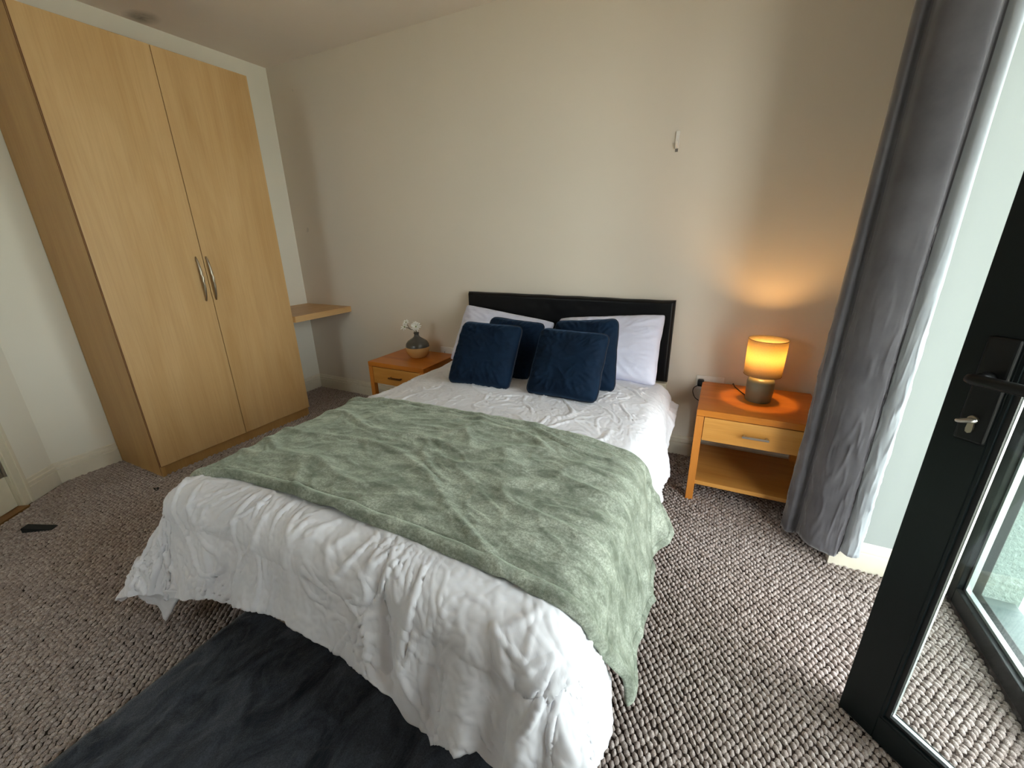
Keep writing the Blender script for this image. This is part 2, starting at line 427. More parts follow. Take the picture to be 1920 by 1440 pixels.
# carpet loops: one stuff part of the floor, small mounds in staggered columns
def carpet():
    px, py = .0105, .030
    ix = np.arange(0, int(4.25/px)); iy = np.arange(0, int(3.5/py))
    X, Y = np.meshgrid(ix*px+.008, -iy*py-.008, indexing='ij')
    Y = Y-(ix % 2)[:, None]*py/2
    X = X.ravel(); Y = Y.ravel()
    k = (~((X > 1.82) & (X < 3.04) & (Y > -1.9)) & ~((X < .49) & (Y > -1.55) & (Y < -.55)) & ~((X > XW) & (Y > -.735))
         & (((X-S0.x)*SN.x+(Y-S0.y)*SN.y) > np.where((X-S0.x)*SP.x+(Y-S0.y)*SP.y > DS0-.01, .050, .028)) & ~((X > 1.95) & (X < 3.05) & (Y < -2.05)) & (X > .012) & (X < XG-.005))
    X = X[k]; Y = Y[k]; n = len(X)
    X = X+rng.normal(0, .0008, n); Y = Y+rng.normal(0, .0016, n)
    seg = 6; th = np.arange(seg)*2*np.pi/seg
    ax = .0074*rng.uniform(.85, 1.2, n); ay = .0125*rng.uniform(.85, 1.15, n); hz = .0085*rng.uniform(.75, 1.25, n)
    rot = rng.normal(.3, .25, n)
    rings = []
    for rr, zz in ((1.0, 0.0), (.72, .72)):
        u = ax[:, None]*rr*np.cos(th); v = ay[:, None]*rr*np.sin(th)
        rings.append(np.stack([X[:, None]+u*np.cos(rot)[:, None]-v*np.sin(rot)[:, None], Y[:, None]+u*np.sin(rot)[:, None]+v*np.cos(rot)[:, None],
                               np.broadcast_to((hz*zz)[:, None], u.shape)], -1))
    top = np.stack([X, Y, hz], -1)[:, None, :]
    V = np.concatenate(rings+[top], 1); nv = V.shape[1]
    f4 = []
    for r in range(1):
        for j in range(seg): f4.append((r*seg+j, r*seg+(j+1) % seg, (r+1)*seg+(j+1) % seg, (r+1)*seg+j))
    f3 = [(seg+j, seg+(j+1) % seg, 2*seg) for j in range(seg)]
    off = (np.arange(n)*nv)[:, None]
    q = np.array(f4); t3 = np.array(f3)
    L4 = (off[:, :, None]+q[None]).reshape(-1); L3 = (off[:, :, None]+t3[None]).reshape(-1)
    me = bpy.data.meshes.new('carpet_loops')
    me.vertices.add(n*nv); me.vertices.foreach_set('co', V.reshape(-1).astype(np.float32))
    me.loops.add(len(L4)+len(L3)); me.loops.foreach_set('vertex_index', np.concatenate([L4, L3]).astype(np.int32))
    n4, n3 = len(L4)//4, len(L3)//3
    me.polygons.add(n4+n3)
    me.polygons.foreach_set('loop_start', np.concatenate([np.arange(n4)*4, n4*4+np.arange(n3)*3]).astype(np.int32))
    me.update(calc_edges=True); me.validate()
    o = link_mesh('carpet_loops', me, M['loops'], floor, True)
    tag(o, kind='stuff')
carpet()

# glazed bay: fixed frames, base rail, panes
w1 = thing('window_1', (XG, -.72, 0), kind='structure')
x0, x1 = XG, XG+.07
bm = bm_new()
for a, b in ((-.72, -.775), (-1.19, -1.25), (-1.905, -1.965), (YB+.055, YB)):
    box(bm, (x0, a, 0), (x1, b, ZB), .003)
box(bm, (x0, -.72, ZB-.06), (x1, YB, ZB), .003)
obj('window_frame', bm, M['door_frame'], w1)
bm = bm_new(); box(bm, (x0, -.775, 0), (x1, YB+.055, .062), .003); obj('threshold', bm, M['door_frame'], w1)
for a, b in ((-.775, -1.19), (-1.965, YB+.055)):
    bm = bm_new(); t = .012; z0, z1 = .062, ZB-.06
    for p0, p1 in (((a, z0), (b, z0+t)), ((a, z1-t), (b, z1)), ((a, z0), (a-t, z1)), ((b+t, z0), (b, z1))):
        box(bm, (x0+.02, p0[0], p0[1]), (x0+.036, p1[0], p1[1]))
    obj('spacer_bar', bm, M['spacer'], w1)
    bm = B((x0+.016, a, z0), (x0+.02, b, z1)); obj('pane', bm, M['glass'], w1)

# open glazed door leaf
LA = math.atan2(-.72, .694)
d2 = thing('door_2', (3.80, -1.41, 0), kind='structure', rotz=LA)
LW, LT, Z0, Z1 = .655, .050, .012, 2.12
SW = .088
bm = bm_new()
box(bm, (0, 0, Z0), (SW, LT, Z1), .002); box(bm, (LW-SW, 0, Z0), (LW, LT, Z1), .002)
box(bm, (SW, 0, Z0), (LW-SW, LT, Z0+.082), .002); box(bm, (SW, 0, Z1-.09), (LW-SW, LT, Z1), .002)
obj('leaf_frame', bm, M['door_frame'], d2)
gx0, gx1, gz0, gz1 = SW, LW-SW, Z0+.082, Z1-.09
def ringbox(w, y0, y1, inset=0, bev=0):
    bm = bm_new(); a, b, c, d = gx0+inset, gx1-inset, gz0+inset, gz1-inset
    box(bm, (a, y0, c), (a+w, y1, d), bev); box(bm, (b-w, y0, c), (b, y1, d), bev)
    box(bm, (a+w, y0, c), (b-w, y1, c+w), bev); box(bm, (a+w, y0, d-w), (b-w, y1, d), bev); return bm
obj('glazing_bead', ringbox(.006, .002, .016, 0), M['door_frame'], d2)
obj('gasket', ringbox(.010, .010, .018, .006), M['gasket'], d2)
obj('spacer_bar', ringbox(.007, .0185, .028, .010), M['spacer'], d2)
obj('pane', B((gx0+.008, .018, gz0+.008), (gx1-.008, .022, gz1-.008)), M['glass'], d2)
bm = B((.036, -.010, .895), (.086, 0, 1.115), .006, 3); plate = obj('lock_plate', bm, M['black'], d2)
bm = bm_new(); tube(bm, [(.060, -.008, 1.035), (.060, -.052, 1.035)], .011, 14)
tube(bm, [(.046, -.052, 1.035), (.055, -.053, 1.035), (.09, -.053, 1.035), (.17, -.052, 1.034), (.188, -.05, 1.034)], .011, 14, [.008, .011, .011, .0105, .008])
obj('lever_handle', bm, M['black'], d2, True)
bm = bm_new()                                   # euro cylinder face: disc plus slot below
prof = [(.060+.0085*math.cos(a), .945+.0085*math.sin(a)) for a in np.linspace(-PI*.32, PI*1.32, 16)]
prof += [(.0545, .925), (.0555, .918), (.060, .9155), (.0645, .918), (.0655, .925)]
prism(bm, prof, 'y', -.016, -.006); obj('lock_cylinder', bm, M['bronze_steel'], d2)
k = thing('door_key', (3.80, -1.41, 0), 'small silver key left in the lock of the open dark glazed door', 'key', rotz=LA)
bm = B((.0585, -.026, .940), (.0615, -.014, .949)); obj('key_blade', bm, M['steel'], k)
bm = bm_new(); th = np.linspace(0, 2*PI, 25)
tube(bm, [(.060+.0125*math.cos(a), -.036+.009*math.sin(a), .9465+.004*math.cos(a)) for a in th], .0036, 8); obj('key_bow', bm, M['steel'], k, True)

# outside: rendered wall end, slate sill, paving strip, lawn
tag(obj('wall_outside', B((XG+.08, -.70, -.3), (4.47, .6, H)), M['stucco']), kind='structure')
tag(obj('added_overhang', B((XG+.08, YF, 2.42), (5.05, .6, 2.56)), M['reveal']), kind='structure')  # unseen overhang, added to hold back light from the high sky
tag(obj('trim_2', B((XG+.07, YB, -.1), (4.46, -.70, .006), .004), M['slate']), kind='structure')
pav = thing('trim_3', (4.5, -.6, -.2), kind='structure')
y = -.02
while y > -4:
    dx = random.uniform(-.003, .003)
    obj('paving_slab', B((4.465, y, -.2), (4.60+dx, y-.19, -.1+random.uniform(-.003, .003)), .004, 1), M['paving'], pav); y -= .196
lb = obj('lawn', B((-14, -16, -.25), (16, 12, -.125)), M['soil']); tag(lb, kind='structure')
def grass():
    n = 9000; X = rng.uniform(4.61, 6.2, n); Y = rng.uniform(-2.6, 1, n); h = rng.uniform(.03, .07, n); a = rng.uniform(0, 6.28, n); w = .003
    lean = rng.normal(0, .02, (n, 2))
    V = np.stack([np.stack([X-w*np.cos(a), Y-w*np.sin(a), np.full(n, -.12)], -1), np.stack([X+w*np.cos(a), Y+w*np.sin(a), np.full(n, -.12)], -1),
                  np.stack([X+lean[:, 0], Y+lean[:, 1], -.12+h], -1)], 1)
    me = bpy.data.meshes.new('grass'); me.from_pydata(V.reshape(-1, 3).tolist(), [], np.arange(3*n).reshape(-1, 3).tolist())
    tag(link_mesh('grass', me, M['grass'], lb), kind='stuff')
grass()

# ------------------------------------------------------------------ wardrobe
WD, WY0, WY1, WYS, WH, WZ = .509, -1.565, -.5375, -1.0513, 2.293, .072
w = thing('wardrobe', (.25, -1.05, 0), 'tall pale maple two-door wardrobe with curved metal handles standing on the left wall', 'wardrobe')
obj('side_panel', B((.004, WY0, 0), (WD-.02, WY0+.018, WH), .001), M['maple_side'], w)
obj('side_panel', B((.004, WY1-.018, 0), (WD-.02, WY1, WH), .001), M['maple_side'], w)
obj('edge_strip', B((WD-.0195, WY0-.0008, 0), (WD-.0165, WY0+.002, WH)), M['seam'], w)
obj('top_panel', B((.004, WY0+.018, WH-.018), (WD-.02, WY1-.018, WH)), M['maple_h'], w)
obj('back_panel', B((.004, WY0+.018, .02), (.012, WY1-.018, WH-.018)), M['maple_side'], w)
obj('bottom_panel', B((.012, WY0+.018, WZ-.005), (WD-.022, WY1-.018, WZ+.013)), M['maple_h'], w)
obj('plinth', B((WD-.045, WY0+.018, 0), (WD-.022, WY1-.018, WZ-.006)), M['maple_side'], w)
obj('plinth_end', B((WD-.017, WY0, 0), (WD-.002, WY0+.018, WZ-.003)), M['maple_side'], w)
def wdoor(y0, y1, hy):
    d = obj('door', B((WD-.018, y0, WZ), (WD, y1, WH), .0012, 1), M['maple'], w)
    if y0 < WY0+.01: obj('edge_strip', B((WD-.009, y0-.0012, WZ), (WD-.0005, y0+.001, WH)), M['seam'], d)
    bm = bm_new(); pts = []
    for t in np.linspace(0, 1, 19):
        bow = math.sin(PI*t)
        pts.append((WD+.004+.022*bow**.7, hy, .982+.257*t))
    rad = [.004+.0035*math.sin(PI*t) for t in np.linspace(0, 1, 19)]
    tube(bm, pts, .006, 10, rad)
    for z in (.982+.012, 1.239-.012): tube(bm, [(WD-.001, hy, z), (WD+.010, hy, z)], .0045, 8)
    obj('handle', bm, M['bronze_steel'], d, True)
wdoor(WY0+.001, WYS-.0016, -1.092); wdoor(WYS+.0016, WY1, -1.034)
obj('door_gap', B((WD-.019, WYS-.0016, WZ+.002), (WD-.010, WYS+.0016, WH-.002)), M['seam'], w)

tag(obj('wall_shelf', B((.002, WY1+.001, .748), (.5375, -.002, .793), .0015), M['maple_h']),
    'short maple shelf fitted in the corner beside the wardrobe', 'shelf')

# ------------------------------------------------------------------ nightstands
def nightstand(wd, dp, h, loc, label, handle_mat):
    t = thing('nightstand', (0, 0, 0), label, 'nightstand', 'pair of honey oak nightstands')
    L = .036
    obj('top', B((0, 0, h-.032), (wd, dp, h), .002), M['honey'], t)
    for x in (0, wd-L):
        for yy in (0.0006, dp-L): obj('leg', B((x+.0005, yy, 0), (x+L-.0005, yy+L-.001, h-.033), .0015), M['honey_v'], t)
    for x in (.008, wd-.026): obj('side_panel', B((x, L, h-.165), (x+.018, dp-L, h-.033)), M['honey'], t)
    obj('back_panel', B((L, dp-.02, h-.165), (wd-L, dp-.006, h-.033)), M['honey'], t)
    obj('drawer_bottom', B((.027, L, h-.165), (wd-.027, dp-.021, h-.158)), M['honey'], t)
    dr = obj('drawer', B((L+.002, .002, h-.158), (wd-L-.002, .020, h-.036), .0015), M['honey_front'], t)
    bm = bm_new(); mx = wd*.5; zz = h-.098
    box(bm, (mx-.055, -.024, zz-.005), (mx+.055, -.014, zz+.005), .001)
    for sx in (-.050, .042): box(bm, (mx+sx, -.016, zz-.004), (mx+sx+.008, .003, zz+.004))
    obj('handle', bm, handle_mat, dr)
    obj('shelf', B((.012, .012, .094), (wd-.012, dp-.010, .116), .0015), M['honey_front'], t)
    t.location = loc
    return t
ns = nightstand(.525, .466, .509, (3.304, -.498, 0), 'honey oak nightstand with one drawer and an open shelf under the lit lamp', M['steel'])
ns2 = nightstand(.500, .412, .488, (1.100, -.436, 0), 'honey oak nightstand carrying the vase, half hidden behind the bed', M['dark_handle'])

# ------------------------------------------------------------------ bed
bed = thing('bed', (2.425, -1.0, 0), 'double divan bed with a black leather headboard against the cream wall', 'bed')
obj('base', B((1.765, -1.945, .035), (3.085, -.085, .33), .012), M['beige_base'], bed)
for x in (1.85, 3.0):
    for yy in (-1.80, -.2):
        bm = bm_new(); lathe(bm, [(.02, 0), (.024, .004), (.024, .03), (.016, .036)], (x, yy, 0), 14); obj('foot', bm, M['black'], bed, True)
obj('mattress', B((1.765, -1.94, .332), (3.085, -.09, .475), .05, 4), M['mattress'], bed, True)
for x in (1.9, 2.95): obj('strut', B((x, -.05, .08), (x+.07, -.028, .60)), M['oak_strip'], bed)
obj('corner_post', B((3.02, -.075, .10), (3.112, -.028, .478)), M['cream_door'], bed)
def headboard():
    x0, x1, z0, z1 = 1.742, 3.112, .480, .963
    nu, nv = 140, 60
    u = np.linspace(0, 1, nu); v = np.linspace(0, 1, nv); U, V = np.meshgrid(u, v, indexing='ij')
    X = x0+(x1-x0)*U; Z = z0+(z1-z0)*V
    e = np.minimum(np.minimum(X-x0, x1-X), np.minimum(Z-z0, z1-Z))
    puff = np.sqrt(np.clip(1-(1-np.clip(e/.018, 0, 1))**2, 0, 1))
    seam = np.exp(-((np.minimum(X-x0, x1-X)-.045)/.004)**2)
    Y = -.040-.026*puff+.003*seam+.0012*fbm(X*14, Z*14, 3)
    Z = Z+.003*vnoise(X*6, Z*0+.5, 5)*sstep(.8, 1, V)
    front = np.stack([X, Y, Z], -1)
    o = grid_mesh('headboard', front, M['leather'], bed)
    bm = bmesh.new(); bm.from_mesh(o.data)
    be = [e for e in bm.edges if e.is_boundary]
    r = bmesh.ops.extrude_edge_only(bm, edges=be)
    nvv = [g for g in r['geom'] if isinstance(g, bmesh.types.BMVert)]
    for vv in nvv: vv.co.y = -.026+1.0
    bmesh.ops.holes_fill(bm, edges=[e for e in bm.edges if e.is_boundary], sides=0)
    bmesh.ops.recalc_face_normals(bm, faces=bm.faces); bm.to_mesh(o.data); bm.free()
headboard()

# drape shared by the duvet and the throw: flat cloth coordinates (a, b) -> space
CX0, CX1, CYF = 1.800, 3.065, -1.945
R0 = .09
def drape(a, b):
    cx = np.clip(a, CX0, CX1); cy = np.maximum(b, CYF)
    ox = a-cx; oy = b-cy; d = np.hypot(ox, oy); dd = np.maximum(d, 1e-6)
    nx = ox/dd; ny = oy/dd
    right = ox > 0; left = ox < 0
    th = np.arctan2(np.abs(oy), np.abs(ox)+1e-9)
    cw = np.sin(2*th)**2*np.where(oy < 0, 1, 0)
    side = np.where(oy < 0, np.cos(th)**2, 1.0)
    fl = np.where(right, .22, .12)*side+(1-side)*.32
    fl = fl+cw*np.where(left, .37, .40)
    fl = fl+np.where(right, 1, 0)*(1.0*np.exp(-((b+.30)/.13)**2))
    # gentle waves of the hanging cloth
    wav = .011*np.sin(2*PI*a/.27+.8+1.5*vnoise(a*2.2, b*1.5, 11))*np.where(np.abs(ox) < 1e-9, 1, .15)*np.where(oy < 0, 1, 0)
    wav = wav+.012*np.sin(2*PI*b/.31+2.1)*np.where(right, 1, 0)*np.where(oy < -1e-9, .2, 1)
    wav = wav+cw*.012*np.sin(th*9+1)
    L = R0*PI/2
    t = np.clip(d/R0, 0, PI/2); ex = np.maximum(d-L, 0)
    h = R0*np.sin(t)+ex*np.sin(fl)+wav*sstep(.10, .34, d); v = R0*(1-np.cos(t))+ex*np.cos(fl)
    xm, hw = (CX0+CX1)/2, (CX1-CX0)/2+.09
    u = (cx-xm)/hw
    zt = .522+.045*(1-np.abs(u)**3)*(1-.35*sstep(-.75, -.3, cy))-.006*sstep(-1.6, -1.95, cy)+.006*vnoise(cx*3, cy*3, 21)
    z = zt-v
    return np.stack([cx+nx*h, cy+ny*h, np.maximum(z, .018)], -1)
def normals(P):
    gu = np.gradient(P, axis=0); gv = np.gradient(P, axis=1)
    n = np.cross(gu, gv); return n/np.maximum(np.linalg.norm(n, axis=-1, keepdims=True), 1e-9)
def b_back(a): return -1.150-.02*sstep(2.0, 1.7, a)+.005*vnoise(a*5, a*0, 31)+.08*sstep(3.1, 3.4, a)
def b_front(a): return -1.890-.03*sstep(2.0, 1.75, a)+.006*vnoise(a*4, a*0+2, 32)+.13*sstep(3.08, 3.5, a)

FT = ([1.4, 1.74, 1.8, 1.86, 1.92, 1.98, 2.04, 2.1, 2.16, 2.22, 2.28, 2.34, 2.4, 2.46, 2.52, 2.58, 2.7, 2.76, 2.82, 2.88, 2.94, 3.0, 3.03, 3.1, 3.2, 3.5],
      [0.375, 0.4, 0.42, 0.395, 0.375, 0.355, 0.345, 0.345, 0.33, 0.305, 0.295, 0.3, 0.29, 0.28, 0.295, 0.3, 0.3, 0.325, 0.365, 0.39, 0.335, 0.305, 0.335, 0.37, 0.4, 0.42])
FLAP = [np.array(p) for p in ((1.60, -2.135, .15), (1.90, -2.105, .25), (1.655, -2.13, .105), (1.735, -2.11, .060))]
def duvet():
    ns_, nt = 500, 480
    s = np.linspace(0, 1, ns_); t = np.linspace(0, 1, nt); T, Sg = np.meshgrid(t, s, indexing='xy')
    bh = -.27
    bflat = bh+(CYF-.29-bh)*T
    orr = .19+.20*sstep(-.35, -.62, bflat)+.05*sstep(-1.6, -2.0, bflat)
    ol = .40+.01*vnoise(bflat*3, bflat*0, 41)
    A = (CX0-ol)+(CX1+orr-CX0+ol)*Sg
    foot = np.interp(A, FT[0], FT[1])
    Bq = bh+(CYF-foot-bh)*T
    P = drape(A, Bq); N = normals(P)
    if N[ns_//2, nt//2, 2] < 0: N = -N
    ca, cb = np.clip(A, CX0, CX1), np.maximum(Bq, CYF)
    d = np.hypot(A-ca, Bq-cb); hang = sstep(.02, .2, d)
    wx = .08*vnoise(A*4, Bq*4, 51); wy = .08*vnoise(A*4, Bq*4, 52)
    a2, b2 = A+wx, Bq+wy
    cr = lambda n, wd: np.clip(1-np.abs(n)/wd, 0, 1)**1.3
    brk = lambda f, sd: sstep(-.25, .35, vnoise(A*f, Bq*f, sd))      # creases come and go
    fine = (.0019*cr(vnoise(a2*13+b2*7, b2*9-a2*4, 54), .16)*brk(5, 154)+.0017*cr(vnoise(a2*19-b2*11, b2*15+a2*8, 55), .16)*brk(6, 155)
            +.0012*cr(vnoise(a2*36, b2*31, 58), .25)*brk(7, 158)+.0008*vnoise(A*60, Bq*60, 159))
    topw = (.0065*cr(vnoise(a2*5+b2*3, b2*3, 53), .10)*brk(3, 153)+.0060*cr(vnoise(a2*4-b2*5, b2*4+a2*3, 59), .11)*brk(3, 160)+fine*1.7
            +.006*vnoise(A*3.0, Bq*3.0, 56)+.0022*vnoise(A*12, Bq*12, 57))
    foota = sstep(.0, .14, CYF+.10-Bq)
    lefty = sstep(2.15, 1.6, A)
    hangw = (.0095*cr(vnoise(a2*9+2.0*b2, b2*2.2, 61), .15)*brk(4, 161)+.0075*cr(vnoise(a2*13-6*b2, b2*3.5, 62), .15)*brk(4, 162)
             +.010*vnoise(A*5, Bq*2.2, 64)+.0065*cr(vnoise(a2*8+9*b2, b2*7-a2*4, 63), .13)*brk(4, 163)
             +.0040*cr(vnoise(a2*22+7*b2, b2*8-3*a2, 67), .2)*brk(6, 164)+fine*1.4*(1-.7*sstep(.1, .3, d)*sstep(1.85, 1.7, A))+.003*vnoise(A*16, Bq*7, 65)
             +lefty*.012*ridge(vnoise((a2+.9*b2)*9, (b2-a2)*2.0, 66), .35)
             -.020*np.exp(-((A+.35*(Bq+2.1)-2.72)/.026)**2)*sstep(-1.98, -2.08, Bq)
             +.016*np.sin((A-2.74)*2*PI/.17)*sstep(2.72, 2.85, A)*sstep(-2.0, -2.2, Bq))
    w_r = sstep(.05, .2, A-CX1)*(.008*vnoise(A*3, Bq*6, 68)+.005*cr(vnoise(a2*4, b2*10+2*a2, 69), .15))
    inb = sstep(.0, .03, b_back(A)-Bq)*sstep(.0, .03, Bq-b_front(A))
    w = topw*(1-foota)+hangw*foota+w_r
    w = w*(1-.93*inb)-.004*inb
    P = P+N*w[..., None]
    P[..., 0] -= .035*inb*sstep(.05, .2, A-CX1)
    P[..., 2] = np.maximum(P[..., 2], .016)
    o = grid_mesh('duvet', P, M['duvet'])
    md = o.modifiers.new('thickness', 'SOLIDIFY'); md.thickness = .008; md.offset = -1
    tag(o, 'crumpled white cotton duvet spread over the double bed and hanging past its foot', 'duvet')
    # lower edge of the left side showing under the foot corner
    n = 24; uu = np.linspace(0, 1, n); U, V = np.meshgrid(uu, uu, indexing='ij')
    p00, p10, p01, p11 = FLAP
    Q = (p00*((1-U)*(1-V))[..., None]+p10*(U*(1-V))[..., None]+p01*((1-U)*V)[..., None]+p11*(U*V)[..., None])
    Q[..., 1] += .012*np.sin(U*PI*1.5)*V+.004*fbm(U*3, V*3, 71)
    fl = grid_mesh('corner_flap', Q, M['duvet'], o); md = fl.modifiers.new('thickness', 'SOLIDIFY'); md.thickness = .006
duvet()

def throw():
    ns_, nt = 380, 260
    s = np.linspace(0, 1, ns_); t = np.linspace(0, 1, nt); T, Sg = np.meshgrid(t, s, indexing='xy')
    ar = CX1+.405+.055*T+.012*np.sin(T*14)
    al = CX0-.22
    A = al+(ar-al)*Sg
    bb, bf = b_back(A), b_front(A)
    Bq = bb+(bf-bb)*T
    P = drape(A, Bq); N = normals(P)
    if N[ns_//2, nt//2, 2] < 0: N = -N
    wid = .76
    ed = np.minimum(T, 1-T)*wid; er = (1-Sg)*(ar-al)
    edge = np.minimum(ed, er)
    hem = .006*np.exp(-((edge-.012)/.010)**2)-.008*np.exp(-((edge-.030)/.0035)**2)-.010*np.clip(1-edge/.008, 0, 1)
    wx = .06*vnoise(A*3, Bq*3, 81); a2, b2 = A+wx, Bq+wx
    rt = sstep(2.1, 2.7, A)*sstep(3.25, 3.0, A)
    rr = np.clip((vnoise(a2*2.2, (b2+.10*a2)*9, 82))/.9, -1, 1)
    wr = (.009*ridge(vnoise(a2*1.6, (b2+.12*a2)*5.2, 83), .30)+.0115*ridge(rr, .35)*rt*sstep(-1.72, -1.5, Bq)+.004*vnoise(A*5, Bq*6, 84)
          + .003*ridge(vnoise(a2*9+b2*7, b2*9-a2*5, 85), .3))
    side = sstep(3.1, 3.25, A)
    wr = wr*(1-side)+side*(.006*vnoise(A*4, Bq*9, 86)+.010*ridge(vnoise(a2*2, b2*7, 87), .3)+.042*(np.sin(Bq*2*PI/.33+3.47)+.5)*(1-.55*sstep(-1.2, -1.4, Bq))*sstep(3.2, 3.5, A))
    P = P+N*(.016+hem+wr+.0)[..., None]
    P[..., 2] = np.maximum(P[..., 2], .025)
    o = grid_mesh('throw_blanket', P, M['fleece'])
    md = o.modifiers.new('thickness', 'SOLIDIFY'); md.thickness = .012; md.offset = -1
    tag(o, 'sage green fleece throw laid across the foot half of the white duvet', 'blanket')
throw()

# ------------------------------------------------------------------ pillows and cushions
def cushion(name, BL, BR, TL, TR, thick, mat, label, cat, group, seed, piping=None, ear=.0, n=56):
    BL, BR, TL, TR = [np.array(p, float) for p in (BL, BR, TL, TR)]
    u = np.linspace(-1, 1, n); U, V = np.meshgrid(u, u, indexing='ij')
    # concave outline, corners stay out
    rc = (np.abs(U*V))**(9 if piping else 14)*(.075 if piping else .03)          # rounded corners
    U2 = U*(1-.03*(1-V*V)*np.abs(U)**3-rc+.010*vnoise(V*3+seed, U, seed+5)*np.abs(U)**4); V2 = V*(1-.03*(1-U*U)*np.abs(V)**3-rc+.010*vnoise(U*3, V+seed, seed+6)*np.abs(V)**4)
    s, t = (U2+1)/2, (V2+1)/2
    mid = (BL*((1-s)*(1-t))[..., None]+BR*(s*(1-t))[..., None]+TL*((1-s)*t)[..., None]+TR*(s*t)[..., None])
    nrm = np.cross((BR+TR-BL-TL), (TL+TR-BL-BR)); nrm = nrm/np.linalg.norm(nrm)
    prof = (np.clip(1-np.abs(U)**3.2, 0, 1)*np.clip(1-np.abs(V)**3.2, 0, 1))**.5
    e = np.minimum(1-np.abs(U), 1-np.abs(V))
    rad = np.hypot(U, V); ang = np.arctan2(V, U)
    wr = .008*ridge(vnoise(ang*5+seed, rad*1.2+seed, seed), .3)*sstep(.45, .9, rad)+.004*ridge(vnoise(U*2+V*3+seed, V-U, seed+7), .15)+.005*vnoise(U*2.2+seed, V*2.2, seed+1)+.0035*ridge(vnoise(U*3+seed, V*3+U, seed+2), .2)
    k = sstep(0, .15, e)
    F = mid+nrm*(thick/2*prof+wr*k)[..., None]; Bk = mid-nrm*(thick/2*prof+.3*wr*k)[..., None]
    nv = n*n
    idx = np.arange(nv).reshape(n, n)
    f = np.stack([idx[:-1, :-1], idx[1:, :-1], idx[1:, 1:], idx[:-1, 1:]], -1).reshape(-1, 4)
    # back shares the border vertices with the front
    border = np.zeros((n, n), bool); border[0] = border[-1] = True; border[:, 0] = border[:, -1] = True
    bidx = np.where(border, idx, -1); inner = np.where(~border); bidx[inner] = nv+np.arange(len(inner[0]))
    fb = np.stack([bidx[:-1, :-1], bidx[:-1, 1:], bidx[1:, 1:], bidx[1:, :-1]], -1).reshape(-1, 4)
    vs = np.concatenate([F.reshape(-1, 3), Bk[inner]])
    cen = (BL+BR)/2
    root = thing(name, tuple(cen), label, cat, group)
    me = bpy.data.meshes.new('cover'); me.from_pydata(vs.tolist(), [], np.concatenate([f, fb]).tolist()); me.update()
    link_mesh('cover', me, mat, root, True)
    ring = np.concatenate([F[:, 0], F[-1, 1:], F[-2::-1, -1], F[0, -2:0:-1]])
    bm = bm_new()
    if piping:
        tube(bm, [tuple(p) for p in np.concatenate([ring, ring[:1]])], .0045, 6); obj('piping', bm, piping, root, True)
    else:
        bm.free()
    return root
cushion('pillow', (1.745, -.33, .545), (2.40, -.30, .555), (1.760, -.105, .885), (2.41, -.09, .80), .15, M['pillow'],
        'white pillow leaning on the left half of the headboard behind navy cushions', 'pillow', 'white pillows', 101)
cushion('pillow', (2.45, -.30, .555), (3.085, -.345, .545), (2.44, -.09, .83), (3.075, -.105, .895), .15, M['pillow'],
        'white pillow leaning on the right half of the headboard, its right end uncovered', 'pillow', 'white pillows', 111)
cushion('cushion', (2.09, -.60, .56), (2.436, -.575, .56), (2.127, -.405, .875), (2.472, -.40, .852), .13, M['navy'],
        'navy velvet cushion mostly hidden behind the leftmost front navy cushion', 'cushion', 'navy velvet cushions', 121, M['navy_piping'])
cushion('cushion', (2.57, -.585, .56), (2.916, -.565, .56), (2.525, -.40, .872), (2.876, -.385, .906), .145, M['navy'],
        'navy velvet cushion behind the right front one, nearest the uncovered white pillow', 'cushion', 'navy velvet cushions', 131, M['navy_piping'])
cushion('cushion', (2.049, -.792, .572), (2.422, -.78, .572), (2.061, -.606, .876), (2.422, -.594, .870), .145, M['navy'],
        'front navy velvet cushion on the left, nearest the vase nightstand', 'cushion', 'navy velvet cushions', 141, M['navy_piping'])
cushion('cushion', (2.511, -.776, .572), (2.88, -.78, .572), (2.524, -.59, .871), (2.883, -.594, .865), .15, M['navy'],
        'front navy velvet cushion in the middle of the bed, right of the other front cushion', 'cushion', 'navy velvet cushions', 151, M['navy_piping'])

